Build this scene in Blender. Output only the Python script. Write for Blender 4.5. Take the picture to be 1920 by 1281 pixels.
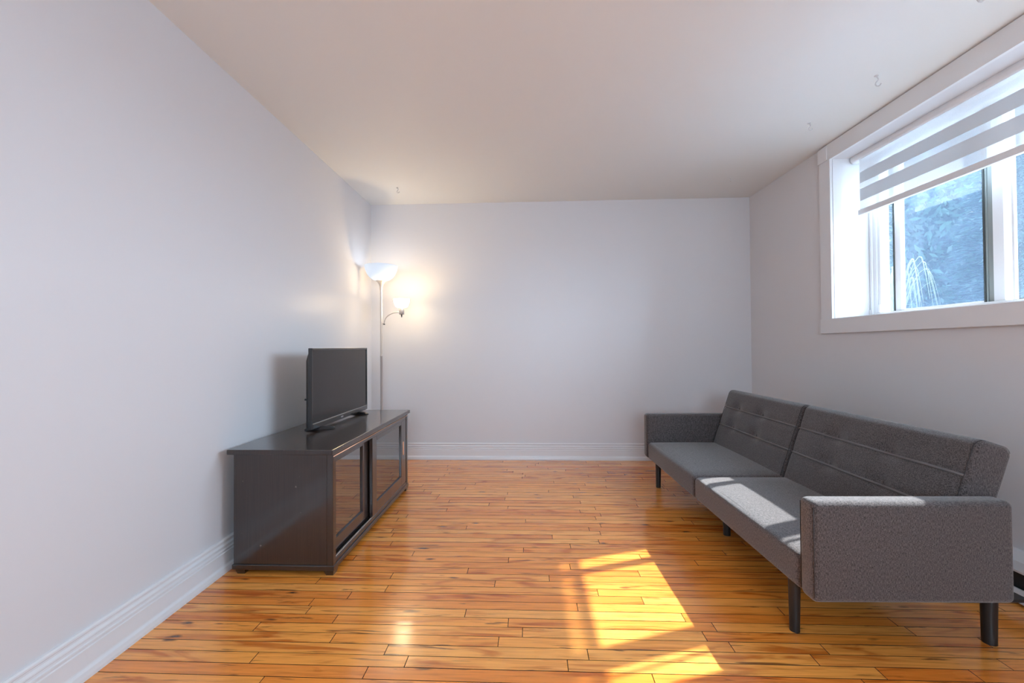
import bpy, bmesh, math, random
from mathutils import Vector, Matrix
random.seed(7)
scene = bpy.context.scene
COL = scene.collection
for o in list(bpy.data.objects):
    bpy.data.objects.remove(o)

# ------------------------------------------------------------------ camera
CAM_H = 1.08
R_ = Vector((0.99905921, 0.04285809, -0.00662425))
U_ = Vector((0.00715883, -0.01233172, 0.99989833))
F_ = Vector((-0.04277205, 0.99900506, 0.01262693))
cam_data = bpy.data.cameras.new('camera')
cam_data.sensor_width = 36.0
cam_data.lens = 15.0
cam_data.clip_start = 0.02
cam = bpy.data.objects.new('camera', cam_data)
COL.objects.link(cam)
M = Matrix((R_, U_, -F_)).transposed().to_4x4()
M.translation = Vector((0, 0, CAM_H))
cam.matrix_world = M
scene.camera = cam

# ------------------------------------------------------------------ light, sky, exposure
scene.view_settings.view_transform = 'Standard'
scene.view_settings.look = 'None'
scene.view_settings.gamma = 1.0
scene.view_settings.use_curve_mapping = False
scene.view_settings.exposure = -0.08

SKY_STRENGTH = 21.0
SKY_COLOR = (0.69, 0.845, 1.0, 1)
SUN_STRENGTH = 15.5
SUN_DIR = Vector((-1.0, -0.355, -0.985)).normalized()
world = bpy.data.worlds.new('world')
scene.world = world
world.use_nodes = True
bg = world.node_tree.nodes['Background']
bg.inputs[0].default_value = SKY_COLOR
bg.inputs[1].default_value = SKY_STRENGTH

sd = bpy.data.lights.new('sun', 'SUN')
sd.energy = SUN_STRENGTH
sd.angle = math.radians(0.6)
sd.color = (1.0, 0.97, 0.93)
sun = bpy.data.objects.new('sun', sd)
COL.objects.link(sun)
sun.rotation_euler = SUN_DIR.to_track_quat('-Z', 'Y').to_euler()
sun.location = (6, 4, 7)

def portal(name, loc, direction, sx, sy):
    a = bpy.data.lights.new(name, 'AREA')
    a.shape = 'RECTANGLE'; a.size = sx; a.size_y = sy
    a.cycles.is_portal = True
    o = bpy.data.objects.new(name, a); COL.objects.link(o)
    o.location = loc
    o.rotation_euler = Vector(direction).to_track_quat('-Z', 'Y').to_euler()
    return o
portal('window_portal', (2.43, 1.98, 1.80), (-1, 0, 0), 2.2, 1.2)
portal('rear_fill_portal', (0.3, -2.52, 1.52), (0, 1, 0), 1.4, 1.15)  # sky sampling for the added rear fill window

REAR_FILL = 32.0          # unseen globe added behind the camera as fill light
LAMP_UP = 0.9             # cool bulb in the torchiere bowl
LAMP_SIDE = 7.5           # warm bulb in the reading shade

# ------------------------------------------------------------------ material helpers
def mat(name):
    m = bpy.data.materials.new(name); m.use_nodes = True
    nt = m.node_tree
    return m, nt, nt.nodes['Principled BSDF'], nt.nodes['Material Output']
def N(nt, typ, **kw):
    n = nt.nodes.new(typ)
    for k, v in kw.items(): setattr(n, k, v)
    return n
def simple(name, col, rough=0.5, metal=0.0, coat=0.0, spec=0.5, bump=0.0, bscale=60.0, vary=0.0):
    m, nt, b, out = mat(name)
    b.inputs['Base Color'].default_value = (*col, 1)
    b.inputs['Roughness'].default_value = rough
    b.inputs['Metallic'].default_value = metal
    b.inputs['Coat Weight'].default_value = coat
    b.inputs['Coat Roughness'].default_value = 0.12
    b.inputs['Specular IOR Level'].default_value = spec
    tc = N(nt, 'ShaderNodeTexCoord')
    nz = N(nt, 'ShaderNodeTexNoise'); nz.inputs['Scale'].default_value = bscale
    nz.inputs['Detail'].default_value = 4
    nt.links.new(tc.outputs['Object'], nz.inputs['Vector'])
    if vary:
        mx = N(nt, 'ShaderNodeMix', data_type='RGBA')
        mx.inputs[6].default_value = (*[c * (1 - vary) for c in col], 1)
        mx.inputs[7].default_value = (*[min(1, c * (1 + vary)) for c in col], 1)
        nt.links.new(nz.outputs['Fac'], mx.inputs[0])
        nt.links.new(mx.outputs[2], b.inputs['Base Color'])
    if bump:
        bp = N(nt, 'ShaderNodeBump'); bp.inputs['Strength'].default_value = bump
        bp.inputs['Distance'].default_value = 0.002
        nt.links.new(nz.outputs['Fac'], bp.inputs['Height'])
        nt.links.new(bp.outputs['Normal'], b.inputs['Normal'])
    return m

M_WALL = simple('wall_paint', (0.725, 0.71, 0.72), 0.40, spec=0.4, bump=0.04, bscale=35)
M_CEIL = simple('ceiling_paint', (0.83, 0.84, 0.825), 0.6, spec=0.3, bump=0.04, bscale=25)
M_TRIM = simple('trim_paint', (0.79, 0.785, 0.795), 0.3, spec=0.5, bump=0.03, bscale=20)
M_SASH = simple('sash_vinyl', (0.85, 0.86, 0.87), 0.3)
M_GASKET = simple('dark_gasket', (0.05, 0.06, 0.06), 0.6)
M_STEELGREY = simple('grey_weatherstrip', (0.30, 0.34, 0.33), 0.5)
M_HOOK = simple('white_hook', (0.62, 0.61, 0.62), 0.4)
M_BLACK = simple('black_plastic', (0.012, 0.012, 0.013), 0.32, bump=0.05, bscale=200)
M_BLACKGLOSS = simple('gloss_black', (0.018, 0.017, 0.017), 0.2, coat=0.4)
M_LEG = simple('black_leg', (0.014, 0.013, 0.013), 0.42)
M_CHROME = simple('silver_metal', (0.75, 0.76, 0.78), 0.25, metal=1.0)
M_COPPER = simple('copper_metal', (0.80, 0.50, 0.33), 0.35, metal=1.0)
M_SATIN = simple('satin_nickel', (0.60, 0.57, 0.55), 0.38, metal=0.65)
M_HEATER = simple('heater_enamel', (0.66, 0.65, 0.66), 0.35)
M_HEATDARK = simple('heater_slot', (0.02, 0.022, 0.024), 0.5)
M_SUBFLOOR = simple('dark_joint', (0.012, 0.005, 0.002), 0.9)  # dark dirt in the plank gaps, shared by the slab below
M_CONCRETE = simple('outer_wall', (0.45, 0.45, 0.44), 0.9, bump=0.3)

def wood_floor():
    m, nt, b, out = mat('varnished_maple_planks')
    L = nt.links.new
    geo = N(nt, 'ShaderNodeNewGeometry')
    at = N(nt, 'ShaderNodeAttribute', attribute_name='tone')
    # every plank reads its own stretch of grain
    off = N(nt, 'ShaderNodeVectorMath', operation='SCALE'); off.inputs[0].default_value = (17.3, 5.1, 31.7)
    L(at.outputs['Fac'], off.inputs['Scale'])
    add = N(nt, 'ShaderNodeVectorMath', operation='ADD')
    L(geo.outputs['Position'], add.inputs[0]); L(off.outputs[0], add.inputs[1])
    def stretch(sx, sy):
        mp = N(nt, 'ShaderNodeMapping'); mp.inputs['Scale'].default_value = (sx, sy, 1)
        L(add.outputs[0], mp.inputs['Vector']); return mp
    def noise(mp, scale, detail, dist=0.0):
        n = N(nt, 'ShaderNodeTexNoise'); n.inputs['Scale'].default_value = scale
        n.inputs['Detail'].default_value = detail; n.inputs['Distortion'].default_value = dist
        L(mp.outputs[0], n.inputs['Vector']); return n
    def ramp(src, *stops):
        r = N(nt, 'ShaderNodeValToRGB'); e = r.color_ramp.elements
        while len(e) < len(stops): e.new(0.5)
        for el, (p, c) in zip(e, stops): el.position = p; el.color = (*c, 1)
        L(src, r.inputs[0]); return r
    def mixc(fac, a, bb, mode='MIX'):
        x = N(nt, 'ShaderNodeMix', data_type='RGBA', blend_type=mode)
        if isinstance(fac, float): x.inputs[0].default_value = fac
        else: L(fac, x.inputs[0])
        L(a, x.inputs[6]); L(bb, x.inputs[7]); return x.outputs[2]
    rnd = N(nt, 'ShaderNodeTexWhiteNoise', noise_dimensions='1D'); L(at.outputs['Fac'], rnd.inputs['W'])
    base = ramp(rnd.outputs['Value'], (0.0, (0.79, 0.235, 0.030)), (0.22, (0.91, 0.31, 0.045)), (0.55, (0.95, 0.36, 0.062)),
                (0.85, (0.96, 0.415, 0.090)), (1.0, (0.83, 0.22, 0.025)))
    g = noise(stretch(1.6, 28), 3.0, 6, 0.6)
    gr = ramp(g.outputs['Fac'], (0.28, (0.78, 0.70, 0.60)), (0.48, (1.0, 0.99, 0.98)), (0.72, (1.12, 1.13, 1.14)))
    c = mixc(1.0, base.outputs[0], gr.outputs[0], 'MULTIPLY')
    # broad figure
    w = noise(stretch(0.9, 7), 2.3, 3, 1.5)
    wr = ramp(w.outputs['Fac'], (0.33, (0.68, 0.46, 0.30)), (0.46, (1, 1, 1)), (0.70, (1.06, 1.05, 1.02)))
    c = mixc(1.0, c, wr.outputs[0], 'MULTIPLY')
    # dark mineral streaks along the grain
    s = noise(stretch(2.2, 30), 1.7, 4, 1.2)
    sr = ramp(s.outputs['Fac'], (0.635, (0, 0, 0)), (0.71, (0.85, 0.85, 0.85)))
    dk = N(nt, 'ShaderNodeRGB'); dk.outputs[0].default_value = (0.16, 0.055, 0.014, 1)
    c = mixc(sr.outputs[0], c, dk.outputs[0])
    # knots
    kmp = stretch(4.2, 15)
    vo = N(nt, 'ShaderNodeTexVoronoi'); vo.inputs['Scale'].default_value = 0.75
    nd = noise(kmp, 3.0, 2)
    va = N(nt, 'ShaderNodeVectorMath', operation='MULTIPLY_ADD'); va.inputs[1].default_value = (0.25, 0.25, 0.25)
    L(nd.outputs['Color'], va.inputs[0]); L(kmp.outputs[0], va.inputs[2]); L(va.outputs[0], vo.inputs['Vector'])
    kr = ramp(vo.outputs['Distance'], (0.045, (0.9, 0.9, 0.9)), (0.12, (0, 0, 0)))
    kd = N(nt, 'ShaderNodeRGB'); kd.outputs[0].default_value = (0.075, 0.028, 0.010, 1)
    c = mixc(kr.outputs[0], c, kd.outputs[0])
    L(c, b.inputs['Base Color'])
    rr = N(nt, 'ShaderNodeMapRange'); rr.inputs['To Min'].default_value = 0.16; rr.inputs['To Max'].default_value = 0.30
    L(w.outputs['Fac'], rr.inputs['Value']); L(rr.outputs[0], b.inputs['Roughness'])
    b.inputs['Specular IOR Level'].default_value = 0.55
    b.inputs['Coat Weight'].default_value = 0.7
    b.inputs['Coat Roughness'].default_value = 0.125
    bn = noise(stretch(2.5, 9), 2.5, 3)
    bp = N(nt, 'ShaderNodeBump'); bp.inputs['Strength'].default_value = 0.16; bp.inputs['Distance'].default_value = 0.002
    L(bn.outputs['Fac'], bp.inputs['Height']); L(bp.outputs[0], b.inputs['Normal']); L(bp.outputs[0], b.inputs['Coat Normal'])
    return m
M_FLOOR = wood_floor()

def fabric():
    m, nt, b, out = mat('heather_grey_fabric')
    L = nt.links.new
    tc = N(nt, 'ShaderNodeTexCoord')
    def nz(scale, sc, d):
        mp = N(nt, 'ShaderNodeMapping'); mp.inputs['Scale'].default_value = sc
        L(tc.outputs['Object'], mp.inputs[0])
        n = N(nt, 'ShaderNodeTexNoise'); n.inputs['Scale'].default_value = scale; n.inputs['Detail'].default_value = d
        L(mp.outputs[0], n.inputs['Vector']); return n
    a = nz(170, (1, 1, 4), 3); c = nz(170, (3.0, 3.0, .6), 3)
    ad = N(nt, 'ShaderNodeMath', operation='ADD'); L(a.outputs[0], ad.inputs[0]); L(c.outputs[0], ad.inputs[1])
    r = N(nt, 'ShaderNodeValToRGB'); e = r.color_ramp.elements
    e[0].position = 0.41; e[0].color = (0.030, 0.024, 0.024, 1)
    e[1].position = 0.59; e[1].color = (0.150, 0.128, 0.125, 1)
    hf = N(nt, 'ShaderNodeMath', operation='MULTIPLY'); hf.inputs[1].default_value = 0.5
    L(ad.outputs[0], hf.inputs[0]); L(hf.outputs[0], r.inputs[0]); L(r.outputs[0], b.inputs['Base Color'])
    b.inputs['Roughness'].default_value = 0.9
    b.inputs['Specular IOR Level'].default_value = 0.25
    b.inputs['Sheen Weight'].default_value = 0.35; b.inputs['Sheen Roughness'].default_value = 0.5
    bp = N(nt, 'ShaderNodeBump'); bp.inputs['Strength'].default_value = 0.35; bp.inputs['Distance'].default_value = 0.0015
    L(ad.outputs[0], bp.inputs['Height']); L(bp.outputs[0], b.inputs['Normal'])
    return m
M_FABRIC = fabric()
M_PIPING = simple('piping_fabric', (0.17, 0.155, 0.155), 0.85, bump=0.3, bscale=300)
M_SEAM = simple('seam_thread', (0.05, 0.044, 0.044), 0.9)

def espresso():
    m, nt, b, out = mat('espresso_veneer')
    L = nt.links.new
    tc = N(nt, 'ShaderNodeTexCoord'); mp = N(nt, 'ShaderNodeMapping'); mp.inputs['Scale'].default_value = (60, 4, 1.5)
    L(tc.outputs['Object'], mp.inputs[0])
    n = N(nt, 'ShaderNodeTexNoise'); n.inputs['Scale'].default_value = 2.5; n.inputs['Detail'].default_value = 6
    L(mp.outputs[0], n.inputs['Vector'])
    r = N(nt, 'ShaderNodeValToRGB'); e = r.color_ramp.elements
    e[0].position = 0.3; e[0].color = (0.011, 0.0055, 0.004, 1); e[1].position = 0.7; e[1].color = (0.024, 0.012, 0.009, 1)
    L(n.outputs[0], r.inputs[0])
    # small scuffs
    v = N(nt, 'ShaderNodeTexNoise'); v.inputs['Scale'].default_value = 42; L(tc.outputs['Object'], v.inputs['Vector'])
    vr = N(nt, 'ShaderNodeValToRGB'); vr.color_ramp.elements[0].position = 0.745; vr.color_ramp.elements[1].position = 0.80
    L(v.outputs[0], vr.inputs[0])
    mx = N(nt, 'ShaderNodeMix', data_type='RGBA'); mx.inputs[7].default_value = (0.13, 0.10, 0.09, 1)
    L(vr.outputs[0], mx.inputs[0]); L(r.outputs[0], mx.inputs[6]); L(mx.outputs[2], b.inputs['Base Color'])
    b.inputs['Roughness'].default_value = 0.35
    b.inputs['Specular IOR Level'].default_value = 0.4
    b.inputs['Coat Weight'].default_value = 0.9; b.inputs['Coat Roughness'].default_value = 0.09; b.inputs['Coat IOR'].default_value = 1.6
    bp = N(nt, 'ShaderNodeBump'); bp.inputs['Strength'].default_value = 0.05; bp.inputs['Distance'].default_value = 0.001
    L(n.outputs[0], bp.inputs['Height']); L(bp.outputs[0], b.inputs['Normal'])
    return m
M_WOOD = espresso()
M_INSIDE = simple('cabinet_interior', (0.010, 0.006, 0.005), 0.6)
M_SHELFEDGE = simple('shelf_edge', (0.42, 0.30, 0.20), 0.5)

def sheet_glass(name, tint, ior, haze=0.0, hazecol=(0.85, 0.92, 1.0), rough=0.0):
    m, nt, b, out = mat(name); nt.nodes.remove(b); L = nt.links.new
    tr = N(nt, 'ShaderNodeBsdfTransparent'); tr.inputs[0].default_value = (*tint, 1)
    gl = N(nt, 'ShaderNodeBsdfGlossy'); gl.inputs['Roughness'].default_value = rough
    fr = N(nt, 'ShaderNodeLayerWeight'); fr.inputs[0].default_value = ior
    src = tr.outputs[0]
    if haze:
        tl = N(nt, 'ShaderNodeBsdfTranslucent'); tl.inputs[0].default_value = (*hazecol, 1)
        tc = N(nt, 'ShaderNodeTexCoord'); nz = N(nt, 'ShaderNodeTexNoise'); nz.inputs['Scale'].default_value = 9; nz.inputs['Detail'].default_value = 8
        L(tc.outputs['Object'], nz.inputs['Vector'])
        mr = N(nt, 'ShaderNodeMapRange'); mr.inputs[3].default_value = haze * 0.6; mr.inputs[4].default_value = haze * 1.4
        L(nz.outputs[0], mr.inputs[0])
        mh = N(nt, 'ShaderNodeMixShader'); L(mr.outputs[0], mh.inputs[0]); L(src, mh.inputs[1]); L(tl.outputs[0], mh.inputs[2]); src = mh.outputs[0]
    mx = N(nt, 'ShaderNodeMixShader'); L(fr.outputs[0], mx.inputs[0]); L(src, mx.inputs[1]); L(gl.outputs[0], mx.inputs[2])
    L(mx.outputs[0], out.inputs[0])
    return m
M_GLASS = sheet_glass('hazed_window_glass', (0.93, 0.97, 1.0), 0.2, haze=0.030, hazecol=(0.46, 0.68, 1.0))  # blue haze of the bright outdoor view put into the pane colour
M_GLASS2 = sheet_glass('pale_haze_glass', (0.95, 0.98, 1.0), 0.10, haze=0.03, hazecol=(0.60, 0.78, 1.0))  # paler view haze put into these panes as well
M_DOORGLASS = sheet_glass('smoked_door_glass', (0.42, 0.30, 0.20), 0.84, rough=0.015)

def cloth(name, col, transp, share):
    m, nt, b, out = mat(name); nt.nodes.remove(b); L = nt.links.new
    tr = N(nt, 'ShaderNodeBsdfTransparent')
    tl = N(nt, 'ShaderNodeBsdfTranslucent'); tl.inputs[0].default_value = (*col, 1)
    df = N(nt, 'ShaderNodeBsdfDiffuse'); df.inputs[0].default_value = (*col, 1)
    tc = N(nt, 'ShaderNodeTexCoord'); nz = N(nt, 'ShaderNodeTexNoise'); nz.inputs['Scale'].default_value = 400
    L(tc.outputs['Object'], nz.inputs['Vector'])
    a = N(nt, 'ShaderNodeMixShader'); a.inputs[0].default_value = 1 - share; L(tl.outputs[0], a.inputs[1]); L(df.outputs[0], a.inputs[2])
    mr = N(nt, 'ShaderNodeMapRange'); mr.inputs[3].default_value = transp * 0.85; mr.inputs[4].default_value = min(1, transp * 1.15)
    L(nz.outputs[0], mr.inputs[0])
    c = N(nt, 'ShaderNodeMixShader'); L(mr.outputs[0], c.inputs[0]); L(a.outputs[0], c.inputs[1]); L(tr.outputs[0], c.inputs[2])
    L(c.outputs[0], out.inputs[0]); return m
M_SHEER = cloth('sheer_blind_fabric', (0.88, 0.90, 0.92), 0.50, 0.045)
M_OPAQUE = cloth('opaque_blind_fabric', (0.74, 0.79, 0.83), 0.03, 0.075)

def glow(name, base, col, strength):
    m, nt, b, out = mat(name)
    b.inputs['Base Color'].default_value = (*base, 1); b.inputs['Roughness'].default_value = 0.25
    b.inputs['Emission Color'].default_value = (*col, 1); b.inputs['Emission Strength'].default_value = strength
    return m
def lampglass(name, col, emis, strength, share=0.4):
    m, nt, b, out = mat(name); nt.nodes.remove(b); L = nt.links.new
    tl = N(nt, 'ShaderNodeBsdfTranslucent'); tl.inputs[0].default_value = (*col, 1)
    df = N(nt, 'ShaderNodeBsdfDiffuse'); df.inputs[0].default_value = (*col, 1)
    a = N(nt, 'ShaderNodeMixShader'); a.inputs[0].default_value = 1 - share; L(tl.outputs[0], a.inputs[1]); L(df.outputs[0], a.inputs[2])
    em = N(nt, 'ShaderNodeEmission'); em.inputs[0].default_value = (*emis, 1); em.inputs[1].default_value = strength
    s = N(nt, 'ShaderNodeAddShader'); L(a.outputs[0], s.inputs[0]); L(em.outputs[0], s.inputs[1]); L(s.outputs[0], out.inputs[0])
    return m
M_BOWL = lampglass('frosted_bowl_glass', (0.55, 0.58, 0.62), (0.80, 0.89, 1.0), 0.40)
M_SHADE = lampglass('frosted_reading_shade', (0.85, 0.82, 0.78), (1.0, 0.77, 0.46), 17.0, 0.9)
M_BULB = glow('lit_bulb_cool', (1, 1, 1), (0.85, 0.92, 1.0), 12)
M_BULBW = glow('lit_bulb_warm', (1, 1, 1), (1.0, 0.82, 0.55), 14)
M_FILLGLOBE = glow('fill_globe_glow', (0.9, 0.9, 0.9), (0.92, 0.96, 1.0), 3)  # glow of the added fill globe

def leafmat(name, c1, c2, transl=0.3):
    m, nt, b, out = mat(name); nt.nodes.remove(b); L = nt.links.new
    geo = N(nt, 'ShaderNodeNewGeometry')
    mx = N(nt, 'ShaderNodeMix', data_type='RGBA'); mx.inputs[6].default_value = (*c1, 1); mx.inputs[7].default_value = (*c2, 1)
    L(geo.outputs['Random Per Island'], mx.inputs[0])
    df = N(nt, 'ShaderNodeBsdfPrincipled'); df.inputs['Roughness'].default_value = 0.6; df.inputs['Specular IOR Level'].default_value = 0.2
    tl = N(nt, 'ShaderNodeBsdfTranslucent'); L(mx.outputs[2], df.inputs['Base Color']); L(mx.outputs[2], tl.inputs[0])
    a = N(nt, 'ShaderNodeMixShader'); a.inputs[0].default_value = transl; L(df.outputs[0], a.inputs[1]); L(tl.outputs[0], a.inputs[2])
    L(a.outputs[0], out.inputs[0]); return m
M_LEAF = leafmat('evergreen_leaf', (0.002, 0.007, 0.009), (0.026, 0.066, 0.050))
M_BARK = simple('bark', (0.05, 0.04, 0.035), 0.9)
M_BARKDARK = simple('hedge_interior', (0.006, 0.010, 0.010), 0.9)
M_STRAW = leafmat('pale_grass_blade', (0.08, 0.11, 0.06), (0.20, 0.17, 0.11), 0.4)
M_GRAVEL = simple('garden_ground', (0.17, 0.20, 0.23), 0.95, bump=0.6, bscale=60, vary=0.6)

# ------------------------------------------------------------------ geometry helpers
def link(name, bm, m, parent=None, smooth=False, kind=None):
    me = bpy.data.meshes.new(name)
    bmesh.ops.recalc_face_normals(bm, faces=bm.faces[:])
    bm.to_mesh(me); bm.free()
    me.materials.append(m)
    if smooth:
        for p in me.polygons: p.use_smooth = True
        if smooth is not True:
            me.set_sharp_from_angle(angle=math.radians(smooth))
    o = bpy.data.objects.new(name, me); COL.objects.link(o)
    if parent is not None: o.parent = parent
    if kind: o['kind'] = kind
    return o
def empty(name, loc=(0, 0, 0), rotz=0.0, label=None, cat=None, group=None, kind=None):
    o = bpy.data.objects.new(name, None); COL.objects.link(o)
    o.empty_display_size = 0.1
    o.location = loc; o.rotation_euler = (0, 0, rotz)
    if label: o['label'] = label
    if cat: o['category'] = cat
    if group: o['group'] = group
    if kind: o['kind'] = kind
    return o
def box(bm, x0, x1, y0, y1, z0, z1, bev=0.0, seg=1):
    r = bmesh.ops.create_cube(bm, size=1.0)
    vs = r['verts']
    for v in vs:
        v.co = Vector((x0 + (v.co.x + .5) * (x1 - x0), y0 + (v.co.y + .5) * (y1 - y0), z0 + (v.co.z + .5) * (z1 - z0)))
    if bev:
        es = list({e for v in vs for e in v.link_edges})
        bmesh.ops.bevel(bm, geom=es, offset=bev, segments=seg, profile=0.5, affect='EDGES')
    return bm
def bx(*a, **k):
    return box(bmesh.new(), *a, **k)
def hexa(bm, pts):
    """pts: 4 bottom (ccw) then 4 top"""
    v = [bm.verts.new(p) for p in pts]
    for f in ((0, 3, 2, 1), (4, 5, 6, 7), (0, 1, 5, 4), (1, 2, 6, 5), (2, 3, 7, 6), (3, 0, 4, 7)):
        bm.faces.new([v[i] for i in f])
    return bm
def tube(bm, pts, rad, n=8, cap=True):
    pts = [Vector(p) for p in pts]
    rads = rad if isinstance(rad, (list, tuple)) else [rad] * len(pts)
    rings = []; prev = None
    for i, p in enumerate(pts):
        a = pts[max(0, i - 1)]; b = pts[min(len(pts) - 1, i + 1)]
        t = (b - a).normalized()
        if prev is None:
            ref = Vector((0, 0, 1)) if abs(t.z) < 0.9 else Vector((1, 0, 0))
            x = t.cross(ref).normalized()
        else:
            x = (prev - t * prev.dot(t)).normalized()
        prev = x; y = t.cross(x)
        rings.append([bm.verts.new(p + (x * math.cos(2 * math.pi * k / n) + y * math.sin(2 * math.pi * k / n)) * rads[i]) for k in range(n)])
    for A, B in zip(rings, rings[1:]):
        for k in range(n):
            bm.faces.new((A[k], A[(k + 1) % n], B[(k + 1) % n], B[k]))
    if cap:
        bm.faces.new(rings[0][::-1]); bm.faces.new(rings[-1])
    return bm
def lathe(bm, prof, n=32, c=(0, 0)):
    rings = []
    for r, z in prof:
        rings.append([bm.verts.new((c[0] + max(r, 1e-4) * math.cos(2 * math.pi * k / n), c[1] + max(r, 1e-4) * math.sin(2 * math.pi * k / n), z)) for k in range(n)])
    for A, B in zip(rings, rings[1:]):
        for k in range(n):
            bm.faces.new((A[k], A[(k + 1) % n], B[(k + 1) % n], B[k]))
    return bm
def extrude_profile(bm, prof, A, B, nrm):
    """profile (d,z) swept from floor point A to B; d measured along nrm"""
    A = Vector(A); B = Vector(B); nrm = Vector(nrm)
    ra = [bm.verts.new(A + nrm * d + Vector((0, 0, z))) for d, z in prof]
    rb = [bm.verts.new(B + nrm * d + Vector((0, 0, z))) for d, z in prof]
    n = len(prof)
    for i in range(n):
        bm.faces.new((ra[i], ra[(i + 1) % n], rb[(i + 1) % n], rb[i]))
    bm.faces.new(ra[::-1]); bm.faces.new(rb)
    return bm

# ------------------------------------------------------------------ the room
XL, XR, YB, YREAR = -1.5217, 2.0739, 4.100, -2.5
LA = -0.02434
H0, CA, CB, YB0 = 2.47697, -0.00057, 0.011378, 4.087
SHOE = 0.026
def wl(y): return XL - SHOE + LA * (y - YB0)          # left wall face
def cz(x, y): return H0 + CA * x + CB * (y - YB0)     # ceiling height
WT = 0.33                                              # thickness of the window wall

bm = bmesh.new()
hexa(bm, [(wl(YREAR) - .12, YREAR, -.1), (wl(YREAR), YREAR, -.1), (wl(YB + .1), YB + .1, -.1), (wl(YB + .1) - .12, YB + .1, -.1),
          (wl(YREAR) - .12, YREAR, 2.6), (wl(YREAR), YREAR, 2.6), (wl(YB + .1), YB + .1, 2.6), (wl(YB + .1) - .12, YB + .1, 2.6)])
link('wall_left', bm, M_WALL, kind='structure')
link('wall_back', bx(wl(YB) - .05, XR + WT, YB, YB + .12, -.1, 2.6), M_WALL, kind='structure')
# right wall with the deep window opening
WY0, WY1, WZ0 = 0.95, 3.000, 1.258  # near end of the opening widened out of view to let in more light
def wz1(y): return cz(XR, y) - 0.112                   # head of the opening follows the ceiling
bm = bmesh.new()
X0, X1 = XR, XR + WT
box(bm, X0, X1, YREAR, WY0, -.1, 2.6)
box(bm, X0, X1, WY1, YB + .05, -.1, 2.6)
box(bm, X0, X1, WY0, WY1, -.1, WZ0)
hexa(bm, [(X0, WY0, wz1(WY0)), (X1, WY0, wz1(WY0)), (X1, WY1, wz1(WY1)), (X0, WY1, wz1(WY1)),
          (X0, WY0, 2.6), (X1, WY0, 2.6), (X1, WY1, 2.6), (X0, WY1, 2.6)])
link('wall_right', bm, M_WALL, kind='structure')
bm = bmesh.new()                                        # rear wall, behind the camera, with an opening added for fill daylight
RX0, RX1, RZ0, RZ1 = -0.4, 1.0, 0.95, 2.10
box(bm, wl(YREAR) - .12, RX0, YREAR - .12, YREAR, -.1, 2.6); box(bm, RX1, XR + WT, YREAR - .12, YREAR, -.1, 2.6)
box(bm, RX0, RX1, YREAR - .12, YREAR, -.1, RZ0); box(bm, RX0, RX1, YREAR - .12, YREAR, RZ1, 2.6)
link('wall_rear', bm, M_WALL, kind='structure')
bm = bmesh.new()
c = [(wl(YREAR) - .12, YREAR - .1), (XR + WT, YREAR - .1), (XR + WT, YB + .1), (wl(YB) - .05, YB + .1)]
hexa(bm, [(x, y, cz(x, y)) for x, y in c] + [(x, y, 2.75) for x, y in c])
link('ceiling', bm, M_CEIL, kind='structure')

# floor: dark slab under real planks
PT = 0.012
floor = link('floor', bx(wl(YREAR) - .1, XR + .05, YREAR - .1, YB + .05, -.1, -PT), M_SUBFLOOR, kind='structure')
ROW, PHASE = 0.05439, 2.0359
KNOWN = {}
for jx, jy in ((-.972, 1.458), (-1.069, 1.621), (-.743, 1.574), (-.556, 1.411), (-.882, 1.368), (-.992, 1.942), (-.652, 1.904), (.119, 1.455),
               (.117, 2.47), (.209, 2.347), (-.271, 1.743), (-.094, 1.685), (-.434, 1.471), (.713, 1.575), (1.036, 1.577), (.967, 1.513),
               (1.635, 1.65), (1.442, 1.491), (1.143, 1.438)):
    KNOWN.setdefault(math.floor((jy - PHASE) / ROW), []).append(jx)
def plank_into(bm, lay, x0, x1, y0, y1, tone, o=(0, 0)):
    g, ch = 0.0013, 0.0002
    x0 += g; x1 -= g; y0 += g; y1 -= g
    tilt = [random.uniform(-.0006, 0) for _ in range(4)]
    def ring(i, z, tl=False):
        q = [(x0 + i, y0 + i), (x1 - i, y0 + i), (x1 - i, y1 - i), (x0 + i, y1 - i)]
        return [bm.verts.new((a - o[0], b - o[1], z + (tilt[k] if tl else 0))) for k, (a, b) in enumerate(q)]
    A, Cc = ring(0, 0), ring(0, PT, True)
    for k in range(4):
        bm.faces.new((A[k], A[(k + 1) % 4], Cc[(k + 1) % 4], Cc[k])).material_index = 1
    bm.faces.new(Cc); bm.faces.new(A[::-1])
    for v in A + Cc: v[lay] = tone
NP = 0
stuff = bmesh.new(); slay = stuff.verts.layers.float.new('tone')
r0 = math.floor((YREAR - PHASE) / ROW)
for r in range(r0, 60):
    y0 = PHASE + r * ROW; y1 = min(y0 + ROW, YB)
    if y0 >= YB - .004: break
    xa, xb = wl((y0 + y1) / 2) + .004, XR
    cuts = sorted(KNOWN.get(r, []))
    js = [xa]
    if cuts:
        fill = cuts[:]
        for a, b in zip([xa] + cuts, cuts + [xb]):
            n = int((b - a) / 1.05)
            for k in range(n): fill.append(a + (b - a) * (k + 1 + random.uniform(-.2, .2)) / (n + 1))
        js += sorted(fill)
    else:
        x = xa + random.uniform(.12, .95)
        while x < xb - .15:
            js.append(x); x += random.uniform(.42, 1.45)
    js.append(xb)
    for a, b in zip(js, js[1:]):
        tone = random.random()
        if y0 < 1.24:
            plank_into(stuff, slay, a, b, y0, y1, tone, (0, 0))
        else:
            bm = bmesh.new(); lay = bm.verts.layers.float.new('tone')
            cx, cy = (a + b) / 2, (y0 + y1) / 2
            plank_into(bm, lay, a, b, y0, y1, tone, (cx, cy))
            o = link('plank', bm, M_FLOOR, floor); o.data.materials.append(M_SUBFLOOR); o.location = (cx, cy, -PT); NP += 1
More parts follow.
